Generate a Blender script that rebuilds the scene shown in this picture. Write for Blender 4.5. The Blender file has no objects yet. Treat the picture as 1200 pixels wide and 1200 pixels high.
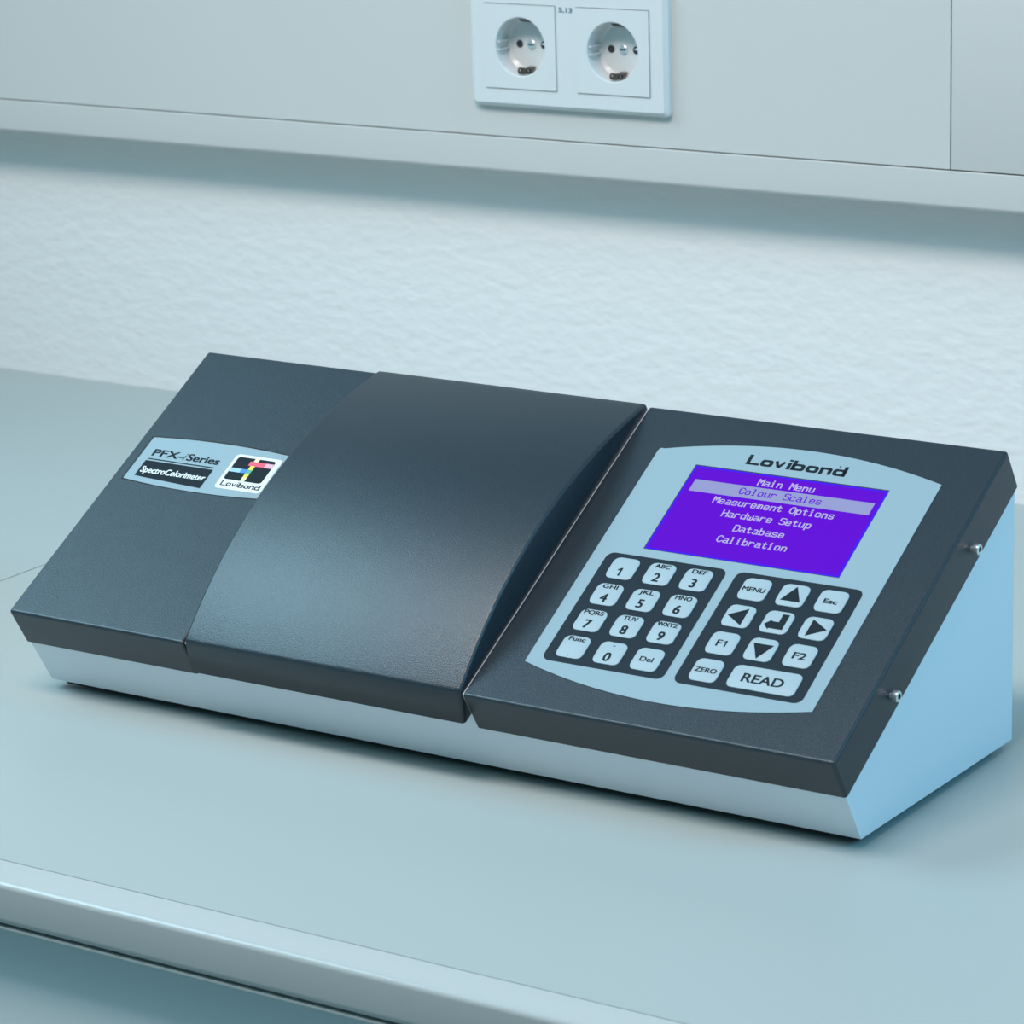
import bpy, bmesh, math, random
from mathutils import Vector, Matrix

random.seed(7)
SC = bpy.context.scene
COL = SC.collection
MM = 0.001

# ------------------------------------------------------------------ camera
cam_data = bpy.data.cameras.new('camera')
cam = bpy.data.objects.new('camera', cam_data)
COL.objects.link(cam)
YAW, PITCH, ROLL = 0.5945356, -0.2693153, -0.0307808
fw = Vector((-math.sin(YAW)*math.cos(PITCH), math.cos(YAW)*math.cos(PITCH), math.sin(PITCH)))
r0 = Vector((math.cos(YAW), math.sin(YAW), 0))
u0 = r0.cross(fw)
rt = math.cos(ROLL)*r0 + math.sin(ROLL)*u0
up = -math.sin(ROLL)*r0 + math.cos(ROLL)*u0
m = Matrix((rt, up, -fw)).transposed().to_4x4()
m.translation = Vector((1183.196, -1263.851, 569.754))*MM
cam.matrix_world = m
cam_data.sensor_width = 36.0
cam_data.lens = 3894.214/1200*36
cam_data.clip_start = 0.05
cam_data.dof.use_dof = True
cam_data.dof.focus_distance = 1.72
cam_data.dof.aperture_fstop = 26
SC.camera = cam

# ------------------------------------------------------------------ light
SC.view_settings.view_transform = 'Standard'
SC.view_settings.look = 'None'
SC.view_settings.gamma = 1.0
SC.view_settings.use_curve_mapping = False
SC.view_settings.exposure = 0.0

world = bpy.data.worlds.new('world')
SC.world = world
world.use_nodes = True
wn = world.node_tree
wn.nodes['Background'].inputs['Color'].default_value = (0.36, 0.81, 1.0, 1)
wn.nodes['Background'].inputs['Strength'].default_value = 0.41

def area(name, loc, target, sx, sy, power, color):
    l = bpy.data.lights.new(name, 'AREA')
    l.shape = 'RECTANGLE'
    l.size, l.size_y = sx, sy
    l.energy = power
    l.color = color
    o = bpy.data.objects.new(name, l)
    COL.objects.link(o)
    o.location = loc
    o.rotation_euler = (Vector(target)-Vector(loc)).to_track_quat('-Z', 'Y').to_euler()
    return o

# the ceiling luminaire in front of the bench, and cool daylight from a high window to the left
area('ceiling_light', (0.25, -0.74, 1.72), (0.25, 0.15, 0.05), 1.0, 0.40, 28, (1.0, 0.90, 0.87))
w = area('window_light', (-1.02, -0.42, 1.32), (0.12, 0.05, 0.1), 1.10, 0.80, 5.4, (0.50, 0.82, 1.0))
w.data.spread = math.radians(75)
area('side_fill_light', (2.3, 0.05, 1.35), (0.5, 0.1, 0.05), 0.9, 0.9, 23, (0.15, 0.62, 1.0))  # added cool fill for the instrument's right side, not a known window

# ------------------------------------------------------------------ materials
def new_mat(name, color, rough=0.5, metal=0.0, spec=0.5, coat=0.0):
    mt = bpy.data.materials.new(name)
    mt.use_nodes = True
    b = mt.node_tree.nodes['Principled BSDF']
    b.inputs['Base Color'].default_value = (*color, 1)
    b.inputs['Roughness'].default_value = rough
    b.inputs['Metallic'].default_value = metal
    b.inputs['Specular IOR Level'].default_value = spec
    b.inputs['Coat Weight'].default_value = coat
    return mt

def add_noise(mt, scale, bump=0.0, dist=0.001, mix=None, detail=3.0, stretch=None, rough_var=None):
    nt = mt.node_tree
    b = nt.nodes['Principled BSDF']
    tc = nt.nodes.new('ShaderNodeTexCoord')
    mp = nt.nodes.new('ShaderNodeMapping')
    nz = nt.nodes.new('ShaderNodeTexNoise')
    nz.inputs['Scale'].default_value = scale
    nz.inputs['Detail'].default_value = detail
    if stretch:
        mp.inputs['Scale'].default_value = stretch
    nt.links.new(tc.outputs['Object'], mp.inputs['Vector'])
    nt.links.new(mp.outputs['Vector'], nz.inputs['Vector'])
    if bump:
        prev = b.inputs['Normal'].links[0].from_socket if b.inputs['Normal'].links else None
        bp = nt.nodes.new('ShaderNodeBump')
        bp.inputs['Strength'].default_value = bump
        bp.inputs['Distance'].default_value = dist
        nt.links.new(nz.outputs['Fac'], bp.inputs['Height'])
        if prev:
            nt.links.new(prev, bp.inputs['Normal'])
        nt.links.new(bp.outputs['Normal'], b.inputs['Normal'])
    if mix:
        rp = nt.nodes.new('ShaderNodeValToRGB')
        rp.color_ramp.elements[0].position = 0.35
        rp.color_ramp.elements[1].position = 0.65
        rp.color_ramp.elements[0].color = (*mix[0], 1)
        rp.color_ramp.elements[1].color = (*mix[1], 1)
        nt.links.new(nz.outputs['Fac'], rp.inputs['Fac'])
        nt.links.new(rp.outputs['Color'], b.inputs['Base Color'])
    return mt

M = {}
M['plaster'] = new_mat('rough_white_plaster', (0.80, 0.755, 0.73), 0.85, spec=0.25)
add_noise(M['plaster'], 105, 0.36, 0.0024, detail=1.5, stretch=(0.75, 1, 1.3))
add_noise(M['plaster'], 55, 0.14, 0.002, detail=1.0)
M['laminate'] = new_mat('pale_grey_laminate', (0.37, 0.40, 0.385), 0.36, spec=0.22)
add_noise(M['laminate'], 900, 0.04, 0.0002)
M['edge'] = new_mat('pale_grey_edging', (0.42, 0.435, 0.42), 0.15, spec=0.32)
add_noise(M['edge'], 60, 0.02, 0.0005)
M['cabinet'] = new_mat('grey_cabinet_front', (0.54, 0.56, 0.55), 0.5)
add_noise(M['cabinet'], 400, 0.03, 0.0003)
M['floor'] = new_mat('pale_floor', (0.43, 0.43, 0.42), 0.6)
add_noise(M['floor'], 80, 0.0, mix=((0.40, 0.40, 0.39), (0.46, 0.46, 0.45)))
M['duct'] = new_mat('white_duct_plastic', (0.605, 0.575, 0.545), 0.42)
add_noise(M['duct'], 300, 0.03, 0.0003)
M['socket'] = new_mat('glossy_white_socket_plastic', (0.69, 0.68, 0.665), 0.22)
add_noise(M['socket'], 90, 0.01, 0.0003)
M['socket_dark'] = new_mat('dark_contact_hole', (0.03, 0.03, 0.035), 0.6)
M['clip'] = new_mat('aged_brass_contact', (0.09, 0.075, 0.06), 0.35, metal=0.6)
M['ink'] = new_mat('pencil_ink', (0.08, 0.16, 0.20), 0.8)
M['white_body'] = new_mat('satin_white_enamel', (0.77, 0.79, 0.83), 0.38)
add_noise(M['white_body'], 1500, 0.05, 0.0002)
M['charcoal'] = new_mat('charcoal_textured_paint', (0.017, 0.024, 0.032), 0.33, spec=0.58)
M['charcoal'].node_tree.nodes['Principled BSDF'].inputs['IOR'].default_value = 1.50
add_noise(M['charcoal'], 1900, 0.4, 0.0004, mix=((0.009, 0.015, 0.021), (0.018, 0.028, 0.038)), detail=2.0)
M['black'] = new_mat('black_rubber', (0.012, 0.012, 0.013), 0.7)
M['label'] = new_mat('pale_blue_grey_film', (0.26, 0.345, 0.38), 0.45, spec=0.3)
add_noise(M['label'], 1800, 0.05, 0.0001)
M['key'] = new_mat('light_grey_key_film', (0.335, 0.41, 0.44), 0.45, spec=0.3)
add_noise(M['key'], 1800, 0.05, 0.0001)
M['navy'] = new_mat('dark_keypad_film', (0.013, 0.022, 0.030), 0.55, spec=0.15)
add_noise(M['navy'], 1800, 0.05, 0.0001)
M['print'] = new_mat('black_print', (0.010, 0.017, 0.022), 0.6, spec=0.12)
M['sticker'] = new_mat('white_sticker', (0.70, 0.71, 0.71), 0.4)
M['red'] = new_mat('red_print', (0.72, 0.09, 0.14), 0.4)
M['pink'] = new_mat('pink_print', (0.75, 0.38, 0.48), 0.4)
M['yellow'] = new_mat('yellow_print', (0.72, 0.68, 0.10), 0.4)
M['paleyellow'] = new_mat('pale_yellow_print', (0.78, 0.74, 0.42), 0.4)
M['blue'] = new_mat('blue_print', (0.06, 0.22, 0.62), 0.4)
M['paleblue'] = new_mat('pale_blue_print', (0.30, 0.50, 0.72), 0.4)
M['green'] = new_mat('green_print', (0.10, 0.34, 0.20), 0.4)
M['steel'] = new_mat('bright_steel', (0.85, 0.87, 0.89), 0.32, metal=0.85)

def emit_mat(name, color, strength):
    mt = new_mat(name, (0.004, 0.002, 0.01), 0.6, spec=0.03)
    b = mt.node_tree.nodes['Principled BSDF']
    b.inputs['Emission Color'].default_value = (*color, 1)
    b.inputs['Emission Strength'].default_value = strength
    return mt
M['lcd'] = emit_mat('violet_backlit_display', (0.122, 0.002, 0.69), 1.0)
M['lcd_rim'] = emit_mat('blue_display_border', (0.055, 0.012, 0.98), 1.0)
M['lcd_text'] = emit_mat('lit_display_text', (0.52, 0.50, 0.78), 1.0)
M['lcd_bar'] = emit_mat('lit_display_bar', (0.31, 0.36, 0.66), 1.0)

# ------------------------------------------------------------------ helpers
def world_loc(o):
    v = Vector((0, 0, 0))
    while o is not None:
        v += o.location
        o = o.parent
    return v

def link(name, bm, mats, parent=None, smooth=35, origin=None, label=None, wn=False):
    """one mesh object; vertices are given in world coordinates (metres)"""
    bmesh.ops.recalc_face_normals(bm, faces=bm.faces) if not getattr(bm, 'flat', False) else None
    me = bpy.data.meshes.new(name)
    xs = [v.co for v in bm.verts]
    if origin is None:
        origin = Vector(((min(c.x for c in xs)+max(c.x for c in xs))/2,
                         (min(c.y for c in xs)+max(c.y for c in xs))/2,
                         min(c.z for c in xs)))
    for v in bm.verts:
        v.co -= origin
    bm.to_mesh(me)
    bm.free()
    for mt in (mats if isinstance(mats, (list, tuple)) else [mats]):
        me.materials.append(M[mt])
    if smooth:
        me.shade_smooth()
        me.set_sharp_from_angle(angle=math.radians(smooth))
    o = bpy.data.objects.new(name, me)
    COL.objects.link(o)
    if parent:
        o.parent = parent
        o.location = origin-world_loc(parent)
    else:
        o.location = origin
    if label:
        o['label'] = label
    if wn:
        md = o.modifiers.new('normals', 'WEIGHTED_NORMAL')
        md.keep_sharp = True
    return o

def empty(name, loc, label, cat, group=None):
    o = bpy.data.objects.new(name, None)
    COL.objects.link(o)
    o.empty_display_size = 0.02
    o.location = loc
    tag(o, label, cat, group)
    return o

def tag(o, label, cat, group=None):
    o['label'] = label
    o['category'] = cat
    if group:
        o['group'] = group
    return o

def struct(o):
    o['kind'] = 'structure'
    return o

ident = lambda u, v, h: Vector((u, v, h))*MM
# front-facing vertical plane: u to the right, v up, h towards the viewer
def wall_frame(x0, y0, z0):
    return lambda u, v, h: Vector((x0+u*DS, y0-h*DS, z0+v*DS))*MM

PHI = 0.5309825
SN, CS = math.sin(PHI), math.cos(PHI)
Z0 = 51.439
def slope(u, v, h):
    """sloping top of the instrument: u along its width, v up the slope, h off the face"""
    return Vector((u, v*CS-h*SN, Z0+v*SN+h*CS))*MM

def box(bm, x0, x1, y0, y1, z0, z1, f=ident, bev=0, seg=2, mi=0, only=None):
    vs = [bm.verts.new(f(x, y, z)) for x in (x0, x1) for y in (y0, y1) for z in (z0, z1)]
    q = [(0, 1, 3, 2), (4, 6, 7, 5), (0, 4, 5, 1), (2, 3, 7, 6), (0, 2, 6, 4), (1, 5, 7, 3)]
    fs = [bm.faces.new([vs[i] for i in t]) for t in q]
    for fc in fs:
        fc.material_index = mi
    if bev:
        es = list({e for fc in fs for e in fc.edges})
        r = bmesh.ops.bevel(bm, geom=es, offset=bev*MM, segments=seg, profile=0.5, affect='EDGES')
        for fc in r['faces']:
            fc.material_index = mi
    return vs, fs

def prism(bm, pts, h0, h1, f=ident, mi=0, bev=0, seg=2, bottom=True):
    """polygon pts (u, v) raised from h0 to h1, the rim of the top face rounded by bev"""
    a = [bm.verts.new(f(u, v, h0)) for u, v in pts]
    b = [bm.verts.new(f(u, v, h1)) for u, v in pts]
    top = bm.faces.new(b)
    fs = [top]
    if bottom:
        fs.append(bm.faces.new(a[::-1]))
    n = len(pts)
    for i in range(n):
        j = (i+1) % n
        fs.append(bm.faces.new((a[i], a[j], b[j], b[i])))
    for fc in fs:
        fc.material_index = mi
    if bev:
        r = bmesh.ops.bevel(bm, geom=list(top.edges), offset=bev*MM, segments=seg, profile=0.5, affect='EDGES')
        for fc in r['faces']:
            fc.material_index = mi

def sweep(bm, prof, x0, x1, mi=0):
    """profile of (y, z) points extruded along x, closed ends"""
    a = [bm.verts.new(Vector((x0, y, z))*MM) for y, z in prof]
    b = [bm.verts.new(Vector((x1, y, z))*MM) for y, z in prof]
    n = len(prof)
    fs = [bm.faces.new(a), bm.faces.new(b[::-1])]
    for i in range(n):
        j = (i+1) % n
        fs.append(bm.faces.new((a[i], b[i], b[j], a[j])))
    for fc in fs:
        fc.material_index = mi
    return a, b, fs

def rrect(cx, cy, w, h, r, n=6):
    pts = []
    for sx, sy, a0 in ((1, 1, 0), (-1, 1, 90), (-1, -1, 180), (1, -1, 270)):
        for k in range(n+1):
            a = math.radians(a0+90*k/n)
            pts.append((cx+sx*(w/2-r)+r*math.cos(a), cy+sy*(h/2-r)+r*math.sin(a)))
    return pts

def ring(bm, outer, inner, h0, h1, f, mi=0):
    n = len(outer)
    L = [[bm.verts.new(f(u, v, h)) for u, v in p] for p, h in ((outer, h0), (outer, h1), (inner, h1), (inner, h0))]
    for k in range(4):
        A, B = L[k], L[(k+1) % 4]
        for i in range(n):
            j = (i+1) % n
            fc = bm.faces.new((A[i], A[j], B[j], B[i]))
            fc.material_index = mi

def disc_stack(bm, rings, f, n=32, mi=0, cap0=True, cap1=True):
    """lathe: rings of (radius, height, centre u, centre v)"""
    L = []
    for r, h, cu, cv in rings:
        L.append([bm.verts.new(f(cu+r*math.cos(2*math.pi*k/n), cv+r*math.sin(2*math.pi*k/n), h)) for k in range(n)])
    fs = []
    for A, B in zip(L, L[1:]):
        for i in range(n):
            j = (i+1) % n
            fs.append(bm.faces.new((A[i], A[j], B[j], B[i])))
    if cap0:
        fs.append(bm.faces.new(L[0][::-1]))
    if cap1:
        fs.append(bm.faces.new(L[-1]))
    for fc in fs:
        fc.material_index = mi

def poly(bm, pts, h, f, mi=0, t=0.04):
    prism(bm, pts, h-t, h, f, mi)

def text(bm, s, cx, y0, cap, h, f, mi, width=None, left=None, bold=0.0, shear=0.0, spacing=1.0):
    """print s with its baseline at y0 and capitals cap high, centred on cx (or from left), squeezed to width"""
    def outline(t):
        cu = bpy.data.curves.new('lettering', 'FONT')
        cu.body = t
        cu.resolution_u = 4
        cu.offset = 0.0
        cu.shear = shear
        cu.space_character = spacing
        ob = bpy.data.objects.new('lettering', cu)
        me = bpy.data.meshes.new_from_object(ob)
        vs = [v.co.copy() for v in me.vertices]
        ps = [list(p.vertices) for p in me.polygons]
        bpy.data.objects.remove(ob)
        bpy.data.curves.remove(cu)
        bpy.data.meshes.remove(me)
        return vs, ps
    hv, _ = outline('H')
    k = cap/(max(v.y for v in hv)-min(v.y for v in hv))
    base = min(v.y for v in hv)
    vs, ps = outline(s)
    x0, x1 = min(v.x for v in vs), max(v.x for v in vs)
    kx = width/(x1-x0) if width else k
    ox = left if left is not None else cx-(x1-x0)*kx/2
    n0 = (f(1, 0, 0)-f(0, 0, 0)).cross(f(0, 1, 0)-f(0, 0, 0))
    offs = [(0, 0)] if not bold else [(-bold, -bold*.5), (bold, -bold*.5), (-bold, bold*.5), (bold, bold*.5)]
    for n_, (bx, by) in enumerate(offs):
        vv = [bm.verts.new(f(ox+bx+(v.x-x0)*kx, y0+by+(v.y-base)*k, h+n_*0.004)) for v in vs]
        for p in ps:
            try:
                fc = bm.faces.new([vv[i] for i in p])
            except ValueError:
                continue
            fc.material_index = mi
            fc.normal_update()
            if fc.normal.dot(n0) < 0:
                fc.normal_flip()

# ------------------------------------------------------------------ the setting
YW = 612.5
bm = bmesh.new()
box(bm, -2200, 1600, YW, YW+120, -900, 640)
struct(link('wall_back', bm, 'plaster', smooth=0))
bm = bmesh.new()
box(bm, -2200, 1600, -2800, YW, -960, -900)
struct(link('floor', bm, 'floor', smooth=0))

# ------------------------------------------------------------------ benches
def bench(x0, x1, label):
    root = empty('lab_bench', Vector(((x0+x1)/2, 200, -900))*MM, label, 'bench', None)
    bm = bmesh.new()
    box(bm, x0, x1, -180.4, YW-0.5, -26, 0)
    link('worktop', bm, 'laminate', root, 30)
    bm = bmesh.new()
    prof = [(-181.0, 0)]
    r, yf = 3.0, -203.6
    for k in range(9):
        a = math.radians(90*k/8)
        prof.append((yf+r-r*math.sin(a), -r+r*math.cos(a)))
    r2 = 4.5
    for k in range(6):
        a = math.radians(90*k/5)
        prof.append((yf+r2-r2*math.cos(a), -22+r2-r2*math.sin(a)-0.0))
    prof += [(-197, -22), (-197, -25.4), (-181.0, -25.4)]
    sweep(bm, prof, x0, x1)
    link('front_edging', bm, 'edge', root, 40)
    bm = bmesh.new()
    sweep(bm, [(-202.4, -22.7), (-202.4, -23.7), (-197.2, -23.7), (-197.2, -22.7)], x0, x1)
    link('lower_lip', bm, 'edge', root, 0)
    bm = bmesh.new()
    box(bm, x0+3, x1-3, -189, -167, -800, -26.5, bev=1)
    link('front_panel', bm, 'cabinet', root, 30)
    bm = bmesh.new()
    box(bm, x0+3, x1-3, -165, YW-20, -800, -26.5)
    link('cabinet_carcass', bm, 'cabinet', root, 0)
    bm = bmesh.new()
    box(bm, x0+10, x1-10, -120, YW-40, -900, -800.5)
    link('plinth', bm, 'black', root, 0)
    return root
bench(-163.2, 1150, 'pale grey lab bench that the colorimeter stands on, its rounded front edge in view')
bench(-1750, -164.2, 'pale grey bench worktop left of the seam, behind the colorimeter at the left')

# ------------------------------------------------------------------ cable duct on the wall
YD = 579.5           # the duct stands 33 mm off the wall
DS = (YD+1263.85)/(551.5+1263.85)
def dz(z): return 569.75+DS*(z-569.75)
def dx(x): return 1183.2+DS*(x-1183.2)
root = empty('cable_duct', Vector((0, YW, dz(199.5)))*MM,
             'white wall-mounted cable duct running along the wall above the bench, carrying the socket', 'cable duct')
bm = bmesh.new()
prof = [(YW-0.3, dz(199.5))]
for k in range(6):
    a = math.radians(90*k/5)
    prof.append((YD+3-3*math.sin(a), dz(199.5)+3-3*math.cos(a)))
prof += [(YD, dz(222.6)), (YD+0.6, dz(223.1)), (YD+3, dz(223.1)), (YD+3, 210), (YW-3, 210), (YW-3, 420),
         (YD+3, 420), (YD+3, 400), (YD+0.6, 400), (YD, 400.5), (YD, 430), (YW-0.3, 430)]
sweep(bm, prof, -2000, 1400)
link('duct_body', bm, 'duct', root, 40)
XP, ZP = dx(-49.566), dz(257.108)
H0, H1, V0, V1 = XP-5, XP+131*DS, ZP-5, ZP+60*DS       # opening behind the socket
bm = bmesh.new()
q0 = [(-1700, dz(224.0)), (dx(285.6), dz(224.0)), (dx(285.6), 399), (-1700, 399)]
q1 = [(H0, V0), (H1, V0), (H1, V1), (H0, V1)]
ring(bm, q0, q1, 0.0, 2.8, lambda u, v, h: Vector((u, YD+2.8-h, v))*MM)
link('duct_cover', bm, 'duct', root, 30)
bm = bmesh.new()
box(bm, dx(286.4), 1390, YD, YD+2.8, dz(224.0), 399, bev=0.35, seg=2)
link('duct_cover', bm, 'duct', root, 30)

# ------------------------------------------------------------------ double socket
sock = empty('double_wall_socket', Vector((XP+63*DS, YD, ZP+27.5*DS))*MM,
             'white double mains socket in a square frame on the cable duct', 'socket')
fs_ = wall_frame(XP, YD, ZP)          # h measured from the duct face
bm = bmesh.new()
HF = 6.2
out0 = rrect(63, 27.5, 152, 81, 3.5)
out1 = rrect(63, 27.5, 151.4, 80.4, 3.3)
out2 = rrect(63, 27.5, 146, 75, 2.0)
def loopverts(p, h): return [bm.verts.new(fs_(u, v, h)) for u, v in p]
L0, L1, L2 = loopverts(out0, 0.05), loopverts(out1, 3.6), loopverts(out2, HF)
for A, B in ((L0, L1), (L1, L2)):
    for i in range(len(A)):
        j = (i+1) % len(A)
        bm.faces.new((A[i], A[j], B[j], B[i]))
# face with two square openings
hx = [(0-0.45, 55+0.45), (71-0.45, 126+0.45)]
edges = []
for i in range(len(L2)):
    edges.append(bm.edges.get((L2[i], L2[(i+1) % len(L2)])))
for xa, xb in hx:
    q = [bm.verts.new(fs_(u, v, HF)) for u, v in ((xa, -.45), (xb, -.45), (xb, 55.45), (xa, 55.45))]
    q2 = [bm.verts.new(fs_(u, v, 0.5)) for u, v in ((xa, -.45), (xb, -.45), (xb, 55.45), (xa, 55.45))]
    for i in range(4):
        j = (i+1) % 4
        edges.append(bm.edges.new((q[i], q[j])))
        bm.faces.new((q[i], q[j], q2[j], q2[i]))
bmesh.ops.triangle_fill(bm, use_beauty=True, edges=edges)
text(bm, '5.13', 63, 51.4, 3.0, HF+0.05, fs_, 1, width=10, bold=0.25)
link('socket_frame', bm, ['socket', 'ink'], sock, 30)

HI = 7.0
def insert(x0):
    cu, cv, R = x0+27.5, 27.5, 19.6
    bm = bmesh.new()
    N = 48
    sq = []
    for k in range(N):
        a = 2*math.pi*k/N
        c, s = math.cos(a), math.sin(a)
        t = 27.5/max(abs(c), abs(s))
        sq.append((cu+t*c, cv+t*s))
    def ringpts(r, h): return [bm.verts.new(fs_(cu+r*math.cos(2*math.pi*k/N), cv+r*math.sin(2*math.pi*k/N), h)) for k in range(N)]
    outer0 = [bm.verts.new(fs_(u, v, 0.6)) for u, v in sq]
    outer = [bm.verts.new(fs_(u, v, HI)) for u, v in sq]
    rim = ringpts(R, HI)
    rim2 = ringpts(R-0.5, HI-0.5)
    wall = ringpts(R-0.9, HI-12.5)
    flo = ringpts(R-3.2, HI-14.5)
    for A, B in ((outer0, outer), (outer, rim), (rim, rim2), (rim2, wall), (wall, flo)):
        for i in range(N):
            j = (i+1) % N
            bm.faces.new((A[i], A[j], B[j], B[i]))
    bm.faces.new(flo)
    # guide ribs left and right
    for sgn in (-1, 1):
        for dv in (-2.6, 2.6):
            box(bm, cu+sgn*17.6-1.1, cu+sgn*17.6+1.1, cv+dv-0.5, cv+dv+0.5, HI-13.5, HI-1.2, fs_)
    ins = link('socket_insert', bm, 'socket', sock, 30)
    # contact holes and centre screw
    for du, r, mat, nm in ((-9.5, 2.6, 'socket_dark', 'contact_hole'), (9.5, 2.6, 'socket_dark', 'contact_hole')):
        bm = bmesh.new()
        disc_stack(bm, [(r, HI-14.5, cu+du, cv), (r, HI-14.3, cu+du, cv)], fs_, 20, cap0=False)
        link(nm, bm, mat, ins, 30)
    bm = bmesh.new()
    disc_stack(bm, [(3.1, HI-14.5, cu, cv), (3.1, HI-13.6, cu, cv), (2.6, HI-13.2, cu, cv)], fs_, 24, cap0=False)
    box(bm, cu-2.2, cu+2.2, cv-0.4, cv+0.4, HI-13.25, HI-13.05, fs_, mi=1)
    link('centre_screw', bm, ['steel', 'socket_dark'], ins, 30)
    # earth clips, top and bottom
    for sgn in (1, -1):
        bm = bmesh.new()
        path = [(-14.3, 15.2), (-9, 16.2), (-6, 15.2), (-3.5, 17.2), (-1.2, 17.8)] if sgn < 0 else [(-13.5, 15.5), (-8, 16.5), (-4, 18.0)]
        for (h, rr), (h2, rr2) in zip(path, path[1:]):
            v = []
            for hh, q in ((h, rr), (h2, rr2)):
                for du in (-2.6, 2.6):
                    for dr in (0, 0.9):
                        v.append(bm.verts.new(fs_(cu+du, cv+sgn*(q-dr), HI+hh)))
            for t in ((0, 1, 3, 2), (4, 6, 7, 5), (0, 4, 5, 1), (2, 3, 7, 6), (0, 2, 6, 4), (1, 5, 7, 3)):
                bm.faces.new([v[i] for i in t])
        if sgn < 0:
            # the folded spring end, a small loop each side
            for du in (-3.2, 3.2):
                L = []
                n = 14
                for k in range(n):
                    a = 2*math.pi*k/n
                    L.append((HI-4.6+2.0*math.cos(a), 16.4+1.6*math.sin(a)))
                for k in range(n):
                    (h, rr), (h2, rr2) = L[k], L[(k+1) % n]
                    v = []
                    for hh, q in ((h, rr), (h2, rr2)):
                        for e in (-0.7, 0.7):
                            for dr in (0, 0.8):
                                v.append(bm.verts.new(fs_(cu+du+e, cv-(q-dr), hh)))
                    for t in ((0, 1, 3, 2), (4, 6, 7, 5), (0, 4, 5, 1), (2, 3, 7, 6), (0, 2, 6, 4), (1, 5, 7, 3)):
                        bm.faces.new([v[i] for i in t])
        link('earth_clip', bm, 'clip', ins, 30, label='dark metal earth clip at the bottom' if sgn < 0 else 'dark metal earth clip at the top')
insert(0)
insert(71)

# ------------------------------------------------------------------ the colorimeter
XR = 501.5
dev = empty('spectrocolorimeter', Vector((XR/2, 110, 0))*MM,
            'charcoal and white benchtop spectrocolorimeter with violet display and keypad, standing on the bench', 'lab instrument')

# white body
bm = bmesh.new()
IN = 1.5
def sl2(v, h): return (v*CS-h*SN, Z0+v*SN+h*CS)
prof = [sl2(1.6, -1.6), sl2(1.6, -55.0), (191.6, 4.0)]
# back upright up to the sloping top
prof += [(191.6, sl2(208.2, -23.6)[1]-1.0), sl2(208.2, -22.0), sl2(208.2, -1.6)]
a, b, fs = sweep(bm, prof, IN, XR-IN)
es = [e for e in bm.edges if e.calc_face_angle(0) > 0.3]
bmesh.ops.bevel(bm, geom=es, offset=3.6*MM, segments=5, profile=0.5, affect='EDGES')
link('body', bm, 'white_body', dev, 40, wn=True)

# black base plate and feet in the gap under the body
bm = bmesh.new()
box(bm, 9, XR-5, 33, 187, 2.2, 3.9)
link('base_plate', bm, 'black', dev, 0)
for fx in (35, XR-35):
    for fy in (55, 170):
        bm = bmesh.new()
        disc_stack(bm, [(8, 0, fx, fy), (9, 2.1, fx, fy)], ident, 24)
        link('foot', bm, 'black', dev, 30)

# sheet-metal covers: open boxes on the sloping face
def cover(name, x0, x1, S=209.75, H=23.75, lab=None):
    bm = bmesh.new()
    vs, fs = box(bm, x0, x1, 0, S, -H, 0, slope)
    bm.faces.ensure_lookup_table()
    bot = [fc for fc in fs if all(v in (vs[0], vs[2], vs[4], vs[6]) for v in fc.verts)]
    bmesh.ops.delete(bm, geom=bot, context='FACES_ONLY')
    es = [e for e in bm.edges if len(e.link_faces) == 2]
    bmesh.ops.bevel(bm, geom=es, offset=1.8*MM, segments=4, profile=0.5, affect='EDGES')
    o = link(name, bm, 'charcoal', dev, 60, label=lab)
    sd = o.modifiers.new('thickness', 'SOLIDIFY')
    sd.thickness = 1.2*MM
    sd.offset = -1
    wnm = o.modifiers.new('normals', 'WEIGHTED_NORMAL')
    wnm.keep_sharp = True
    return o
left_cover = cover('cover', 0, 119.9, lab='flat charcoal cover with the name badge')
right_cover = cover('cover', 295.4, XR, lab='flat charcoal cover around the control panel')

# arched lid
bm = bmesh.new()
LX0, LX1 = 120.9, 294.5
arc = [(0.8, 1.0), (16, 5.6), (32, 10.2), (58, 16.2), (82, 19.0), (105, 19.8), (125, 19.0), (150, 15.8), (176, 10.3), (195, 5.6), (209.5, 1.9)]
def spl(t):
    n = len(arc)-1
    i = min(int(t*n), n-1)
    f = t*n-i
    p = [arc[max(0, min(n, i+k))] for k in (-1, 0, 1, 2)]
    return tuple(0.5*((2*p[1][c])+(-p[0][c]+p[2][c])*f+(2*p[0][c]-5*p[1][c]+4*p[2][c]-p[3][c])*f*f+(-p[0][c]+3*p[1][c]-3*p[2][c]+p[3][c])*f**3) for c in (0, 1))
# smooth fit: quartic arch through the measured heights
prof = []
NP = 44
for k in range(NP+1):
    v = 0.8+(209.5-0.8)*k/NP
    t = v/209.5
    h = 0.9+(1.9-0.9)*t+19.0*4*t*(1-t)*(1+0.10*(1-2*t)*1.0)
    prof.append(sl2(v, h))
prof.append(sl2(209.9, -14))
a = [bm.verts.new(Vector((LX0, y, z))*MM) for y, z in [(3.4, 35.2)]+prof]
b = [bm.verts.new(Vector((LX1, y, z))*MM) for y, z in [(3.4, 35.2)]+prof]
n = len(a)
for i in range(n-1):
    bm.faces.new((a[i], b[i], b[i+1], a[i+1]))
bm.faces.new(a[::-1])
bm.faces.new(b)
bmesh.ops.recalc_face_normals(bm, faces=bm.faces)
es = [e for e in bm.edges if len(e.link_faces) == 2 and e.calc_face_angle(0) > 0.4]
bmesh.ops.bevel(bm, geom=es, offset=1.9*MM, segments=4, profile=0.5, affect='EDGES')
lid = link('lid', bm, 'charcoal', dev, 30, label='arched charcoal sample lid')
sd = lid.modifiers.new('thickness', 'SOLIDIFY'); sd.thickness = 1.2*MM; sd.offset = -1

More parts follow.
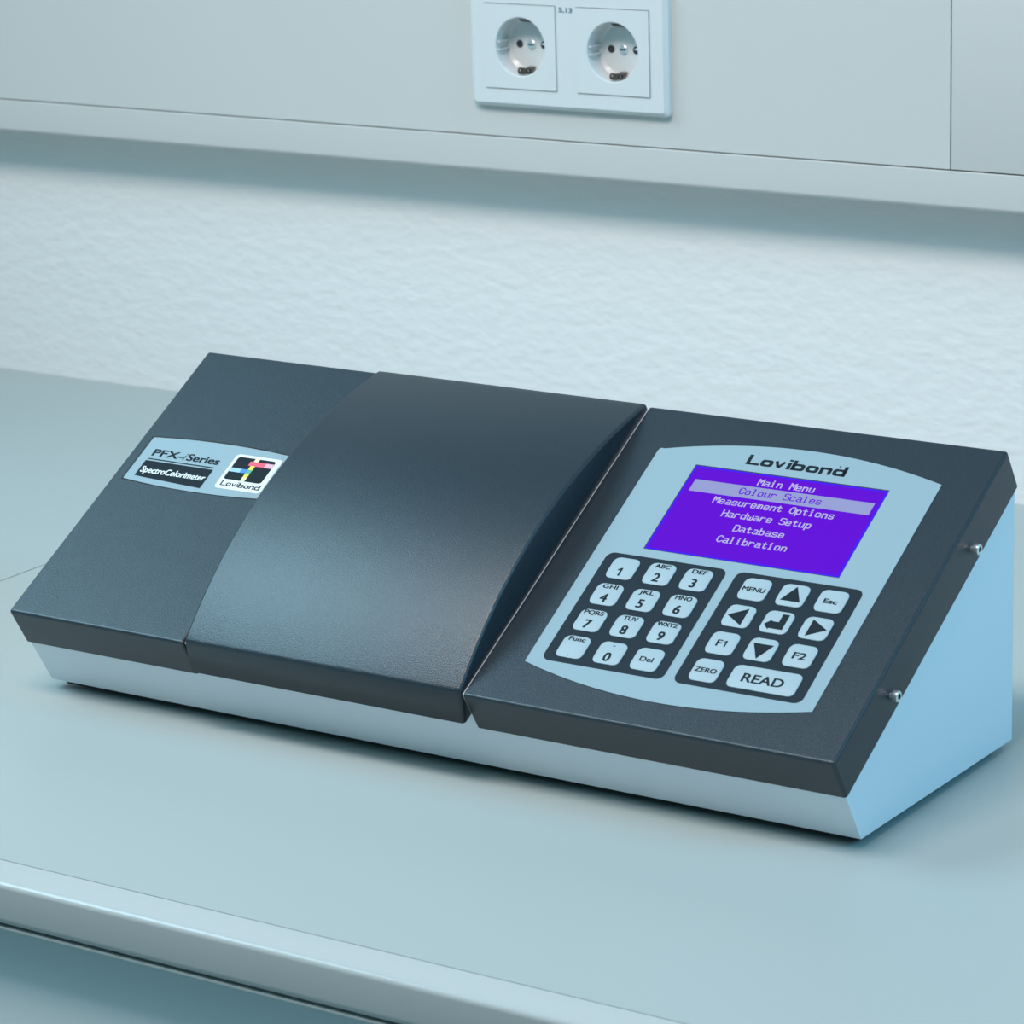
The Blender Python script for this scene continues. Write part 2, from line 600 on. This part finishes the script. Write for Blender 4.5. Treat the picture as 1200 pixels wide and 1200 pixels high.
# cap screws in the right flange
for v, h in ((154.9, -14.0), (56.6, -14.1)):
    def sf(u, w, hh, v=v, h=h):
        p = slope(XR, v+u, h+w)
        return p+Vector((hh*MM, 0, 0))
    bm = bmesh.new()
    disc_stack(bm, [(1.4, -0.2, 0, 0), (1.4, 1.6, 0, 0)], sf, 16, cap0=False)
    disc_stack(bm, [(2.6, 1.5, 0, 0), (2.75, 1.8, 0, 0), (2.75, 4.2, 0, 0), (2.45, 4.6, 0, 0), (1.5, 4.6, 0, 0)], sf, 24, cap1=False)
    disc_stack(bm, [(1.5, 4.6, 0, 0), (1.4, 3.0, 0, 0)], sf, 6, mi=1, cap0=False)
    link('cap_screw', bm, ['steel', 'socket_dark'], right_cover, 30, label='bright steel cap screw')

# name badge on the left cover
bm = bmesh.new()
def arcs(x0, x1, vb, vt, sag_t, sag_b, r=0):
    pts = []
    n = 20
    for k in range(n+1):
        t = k/n
        pts.append((x1+(x0-x1)*t, vt+sag_t*4*t*(1-t)))
    for k in range(n+1):
        t = k/n
        pts.append((x0+(x1-x0)*t, vb-sag_b*4*t*(1-t)))
    return pts
prism(bm, arcs(6.9, 106.9, 104.9, 139.2, 2.4, 2.4), 0.02, 0.12, slope, 1)  # black rim, widest top and left, paints the shadow of the badge recess
prism(bm, arcs(8.3, 106.6, 105.3, 138.2, 2.3, 2.5), 0.1, 0.3, slope, 0)
H = 0.36
text(bm, 'PFX-', 0, 124.6, 5.0, H, slope, 2, width=20.8, left=15.6, bold=0.28)
text(bm, 'i', 0, 124.6, 5.0, H, slope, 2, left=37.2, width=1.8, shear=0.35, bold=0.1)
text(bm, 'Series', 0, 124.6, 5.0, H, slope, 2, width=22.2, left=40.0, bold=0.26)
poly(bm, [(15.2, 121.6), (61.5, 121.6), (61.5, 122.4), (15.2, 122.4)], H, slope, 2)
pts = [(62.0, 120.6), (14.2, 120.6)]
for k in range(13):
    t = k/12
    pts.append((14.2+47.8*t, 108.4-2.4*t**0.9))
poly(bm, pts, H, slope, 2)
text(bm, 'SpectroColorimeter', 0, 111.6, 4.3, H+0.05, slope, 3, width=44.6, left=16.0, bold=0.15)
# maker's square on a white sticker
poly(bm, rrect(85.7, 121.6, 31.5, 26.4, 2.4), H, slope, 3)
poly(bm, rrect(85.0, 124.2, 25.8, 17.4, 1.8), H+0.04, slope, 2)
def rct(x0, x1, y0, y1): return [(x0, y0), (x1, y0), (x1, y1), (x0, y1)]
for x0, x1, y0, y1, c in ((72.2, 79.5, 121.4, 124.3, 6), (79.5, 86.6, 121.4, 124.3, 7), (81.8, 92.5, 127.3, 130.6, 4),
                          (92.5, 97.8, 127.3, 130.6, 5), (83.7, 86.7, 115.6, 118.3, 8), (83.7, 86.7, 118.3, 121.4, 9),
                          (83.7, 86.7, 124.3, 127.3, 9), (83.7, 86.7, 130.6, 132.9, 8), (83.7, 86.7, 121.4, 124.3, 10)):
    poly(bm, rct(x0, x1, y0, y1), H+(0.10 if c in (8, 9, 10) else 0.07), slope, c, t=0.02)

def wordmark(bm, x0, x1, y0, cap, h, f, mi, t):
    """wide square lettering drawn as strokes; t = stroke width"""
    k = (x1-x0)/56.5
    xh = cap*0.68
    def bar(xa, ya, xb, yb, w=t):
        d = Vector((xb-xa, yb-ya)); d.normalize()
        nrm = Vector((-d.y, d.x))*(w/2)
        poly(bm, [(xa+nrm.x, ya+nrm.y), (xa-nrm.x, ya-nrm.y), (xb-nrm.x, yb-nrm.y), (xb+nrm.x, yb+nrm.y)], h, f, mi)
    def X(q): return x0+q*k
    th = t*0.72
    def bowl(xa, xb):
        cx, w = (xa+xb)/2, xb-xa
        ring(bm, rrect(cx, y0+xh/2, w, xh, xh*0.38), rrect(cx, y0+xh/2, w-2*t, xh-2*th, xh*0.16), h-0.04, h, f, mi)
    hv = t/2
    # L
    bar(X(0)+hv, y0, X(0)+hv, y0+cap); bar(X(0), y0+th/2, X(7.5), y0+th/2, th)
    bowl(X(8.0), X(15.0))
    # v
    bar(X(15.5)+hv*.8, y0+xh, X(18.7), y0+t*.2, t*.8); bar(X(21.9)-hv*.8, y0+xh, X(18.7), y0+t*.2, t*.8)
    # i
    bar(X(23.1)+hv, y0, X(23.1)+hv, y0+xh); bar(X(23.1)+hv, y0+cap*0.82, X(23.1)+hv, y0+cap)
    # b
    bar(X(25.6)+hv, y0, X(25.6)+hv, y0+cap); bowl(X(25.6), X(33.2))
    bowl(X(33.9), X(41.0))
    # n
    bar(X(41.7)+hv, y0, X(41.7)+hv, y0+xh); bar(X(41.7), y0+xh-th/2, X(47.8), y0+xh-th/2, th)
    bar(X(48.4)-hv, y0, X(48.4)-hv, y0+xh-th*0.3)
    # d
    bowl(X(49.1), X(56.5)); bar(X(56.5)-hv, y0, X(56.5)-hv, y0+cap)
    # registered mark
    ring(bm, rrect(X(51.6), y0+cap*0.93, cap*.15, cap*.15, cap*.07), rrect(X(51.6), y0+cap*0.93, cap*.05, cap*.05, cap*.02), h-0.04, h, f, mi)

wordmark(bm, 72.8, 99.4, 110.6, 3.7, H+0.05, slope, 2, 0.86)
link('name_badge', bm, ['label', 'black', 'print', 'sticker', 'red', 'pink', 'paleblue', 'blue', 'paleyellow', 'yellow', 'green'], left_cover, 30,
     label='pale blue name badge with maker mark')

# control panel film with the wordmark
HP = 0.35
bm = bmesh.new()
def panel_outline():
    pts = []
    n = 28
    x0, x1, vb, vt = 316.6, 477.9, 27.5, 180.6
    for k in range(n+1):
        t = k/n
        pts.append((x1+(x0+3-x1)*t, vt+11.3*4*t*(1-t)))
    for k in range(1, 5):
        a = math.radians(110+70*k/4)
        pts.append((x0+3+3*math.cos(a), vt-2.2+3*math.sin(a)))
    for k in range(n+1):
        t = k/n
        pts.append((x0+1+(x1-x0-0.4-1)*t, vb-11.0*4*t*(1-t)))
    return pts
prism(bm, panel_outline(), 0.03, HP, slope, 0)
wordmark(bm, 369.0, 425.5, 177.2, 7.0, HP+0.05, slope, 1, 2.05)
panel = link('control_panel', bm, ['label', 'print'], dev, 30, label='pale blue control panel film with dark wordmark')

# display with its lit text
GL = {}
def glyph(c, rows): GL[c] = rows.split('/')
# 7 wide, top row first: 10 rows above the baseline, 3 below
glyph('M', 'X.....X/XX...XX/X.X.X.X/X.X.X.X/X..X..X/X..X..X/X.....X/X.....X/X.....X/X.....X')
glyph('C', '..XXX../.X...X./X.....X/X....../X....../X....../X....../X.....X/.X...X./..XXX..')
glyph('O', '..XXX../.X...X./X.....X/X.....X/X.....X/X.....X/X.....X/X.....X/.X...X./..XXX..')
glyph('H', 'X.....X/X.....X/X.....X/X.....X/XXXXXXX/X.....X/X.....X/X.....X/X.....X/X.....X')
glyph('D', 'XXXXX../X....X./X.....X/X.....X/X.....X/X.....X/X.....X/X.....X/X....X./XXXXX..')
glyph('S', '.XXXXX./X.....X/X....../X....../.XXXX../.....X./......X/......X/X.....X/.XXXXX.')
glyph('a', '......./......./......./.XXXX../.....X./.....X./.XXXXX./X....X./X....X./.XXXX.X')
glyph('b', 'X....../X....../X....../X.XXX../XX...X./X....X./X....X./X....X./XX...X./X.XXX..')
glyph('c', '......./......./......./.XXXX../X....X./X....../X....../X....../X....X./.XXXX..')
glyph('d', '.....X./.....X./.....X./.XXX.X./X...XX./X....X./X....X./X....X./X...XX./.XXX.X.')
glyph('e', '......./......./......./.XXXX../X....X./X....X./XXXXXX./X....../X....X./.XXXX..')
glyph('i', '..X..../..X..../......./.XX..../..X..../..X..../..X..../..X..../..X..../.XXX...')
glyph('l', '.XX..../..X..../..X..../..X..../..X..../..X..../..X..../..X..../..X..../.XXX...')
glyph('m', '......./......./......./XX.XX../X.X..X./X.X..X./X.X..X./X.X..X./X.X..X./X.X..X.')
glyph('n', '......./......./......./X.XXX../XX...X./X....X./X....X./X....X./X....X./X....X.')
glyph('o', '......./......./......./.XXXX../X....X./X....X./X....X./X....X./X....X./.XXXX..')
glyph('p', '......./......./......./X.XXX../XX...X./X....X./X....X./X....X./XX...X./X.XXX../X....../X....../X......')
glyph('r', '......./......./......./X.XXX../XX...X./X....../X....../X....../X....../X......')
glyph('s', '......./......./......./.XXXX../X....X./X....../.XXXX../.....X./X....X./.XXXX..')
glyph('t', '......./..X..../..X..../XXXXX../..X..../..X..../..X..../..X..../..X..X./...XX..')
glyph('u', '......./......./......./X....X./X....X./X....X./X....X./X....X./X...XX./.XXX.X.')
glyph('w', '......./......./......./X.....X/X.....X/X..X..X/X..X..X/X..X..X/X..X..X/.XX.XX.')
PX = 0.456
def lcd_text(bm, s, cx, base, h, mi):
    x0 = cx-len(s)*8*PX/2
    for ci, ch in enumerate(s):
        if ch == ' ':
            continue
        for r, row in enumerate(GL[ch]):
            y = base+(9-r)*PX
            c = 0
            while c < len(row):
                if row[c] == 'X':
                    e = c
                    while e < len(row) and row[e] == 'X':
                        e += 1
                    xa, xb = x0+(ci*8+c)*PX-0.16, x0+(ci*8+e)*PX+0.16
                    vs = [bm.verts.new(slope(u, v, h)) for u, v in rct(xa, xb, y-0.06, y+PX+0.06)]
                    bm.faces.new(vs).material_index = mi
                    c = e
                else:
                    c += 1
bm = bmesh.new()
prism(bm, rct(342.6, 453.1, 111.0, 172.4), HP-0.02, HP+0.02, slope, 4)
poly(bm, rct(343.1, 452.9, 111.3, 171.7), HP+0.05, slope, 1)
poly(bm, rct(344.3, 451.7, 112.3, 170.6), HP+0.08, slope, 0)
poly(bm, rct(347.4, 449.6, 154.0, 162.3), HP+0.11, slope, 3)
for s, yb, mi in (('Main Menu', 163.7, 2), ('Colour Scales', 156.2, 0), ('Measurement Options', 147.9, 2),
                  ('Hardware Setup', 139.7, 2), ('Database', 130.9, 2), ('Calibration', 122.5, 2)):
    lcd_text(bm, s, 398.7, yb, HP+0.15, mi)
link('display', bm, ['lcd', 'lcd_rim', 'lcd_text', 'lcd_bar', 'black'], panel, 0, label='violet backlit display showing the main menu')

# keypads and keys
for cx, w, lab in ((359.9, 69.0, 'dark backing of the number keys'), (434.9, 69.8, 'dark backing of the arrow and function keys')):
    bm = bmesh.new()
    prism(bm, rrect(cx, 68.0, w, 75.0, 4.2), HP, HP+0.15, slope, 0)
    link('keypad_backing', bm, 'navy', panel, 30, label=lab)
HK = HP+0.15
def key(cx, cy, w, legends=(), shapes=(), lab=None):
    bm = bmesh.new()
    prism(bm, rrect(cx, cy, w, 14.2, 3.1), HK, HK+0.55, slope, 0, bev=0.25, seg=2)
    for s, dx, dy, cap, wd, bold in legends:
        if s.endswith('1'):                       # the figure one has a flag
            ox = cx+dx if s == '1' else cx+dx+1.9
            st = 0.2*cap
            poly(bm, [(ox-st*.4, cy+dy), (ox+st*.6, cy+dy), (ox+st*.6, cy+dy+cap), (ox-st*.2, cy+dy+cap),
                      (ox-st*1.7, cy+dy+cap*.78), (ox-st*1.7, cy+dy+cap*.62), (ox-st*.4, cy+dy+cap*.74)], HK+0.60, slope, 1)
            if s == '1':
                continue
            s, dx, wd = s[:-1], dx-1.6, 2.6
        text(bm, s, cx+dx, cy+dy, cap, HK+0.60, slope, 1, width=wd, bold=bold)
    for pts in shapes:
        poly(bm, [(cx+u, cy+v) for u, v in pts], HK+0.60, slope, 1)
    link('key', bm, ['key', 'print'], panel, 30, label=lab)
cols, rows = (339.0, 360.1, 381.2), (95.3, 77.1, 59.0, 40.8)
sub = ['', 'ABC', 'DEF', 'GHI', 'JKL', 'MNO', 'PQRS', 'TUV', 'WXYZ']
wid = [0, 8.4, 8.2, 8.4, 8.0, 9.2, 11.0, 8.2, 11.6]
for k in range(9):
    lg = [(str(k+1), -0.4, -5.1, 5.4, None, 0.24)]
    if sub[k]:
        lg.append((sub[k], -0.3, 4.0, 2.5, wid[k], 0.15))
    key(cols[k % 3], rows[k//3], 15.0, lg, lab='key '+str(k+1))
key(cols[0], rows[3], 15.0, [('Func', -0.3, 3.9, 2.6, 9.2, 0.15)], [rrect(-0.2, -5.6, 0.7, 0.7, 0.3, 3)], 'Func key')
key(cols[1], rows[3], 15.0, [('0', -0.4, -5.3, 5.4, None, 0.24)], [rct(-0.6, 0.6, 4.5, 5.0)], 'key 0')
key(cols[2], rows[3], 15.0, [('Del', -0.4, -1.4, 2.9, 7.2, 0.15)], lab='Del key')
cols = (414.4, 435.5, 456.6)
rows = (95.0, 76.8, 58.5, 40.5)
key(cols[0], rows[0], 15.0, [('MENU', -0.4, -1.4, 2.7, 12.2, 0.15)], lab='MENU key')
key(cols[1], rows[0], 15.0, (), [[(-5.4, -3.8), (5.6, -3.8), (0, 6.0)]], 'up arrow key')
key(cols[2], rows[0], 15.0, [('Esc', -0.4, -1.5, 2.8, 7.2, 0.2)], lab='Esc key')
key(cols[0], rows[1], 15.0, (), [[(-6.2, 0.0), (3.4, -5.6), (3.4, 5.6)]], 'left arrow key')
key(cols[1], rows[1], 15.0, (), [[(0.9, 5.6), (0.9, 0.3), (-2.9, 0.3), (-2.9, 1.3), (-6.2, -2.0), (-2.9, -5.3), (-2.9, -4.3), (4.6, -4.3), (4.6, 5.6)]], 'enter key')
key(cols[2], rows[1], 15.0, (), [[(6.0, 0.0), (-3.6, 5.5), (-3.6, -5.5)]], 'right arrow key')
key(cols[0], rows[2], 15.0, [('F1', -0.2, -2.0, 4.0, 6.6, 0.2)], lab='F1 key')
key(cols[1], rows[2], 15.0, (), [[(-5.6, 3.6), (0, -6.0), (5.6, 3.6)]], 'down arrow key')
key(cols[2], rows[2], 15.0, [('F2', -0.2, -2.0, 4.0, 6.8, 0.2)], lab='F2 key')
key(cols[0], rows[3], 15.0, [('ZERO', -0.3, -1.4, 2.8, 11.6, 0.15)], lab='ZERO key')
key(446.0, rows[3]-0.1, 36.6, [('READ', -0.6, -2.8, 5.2, 22.0, 0.2)], lab='wide READ key')
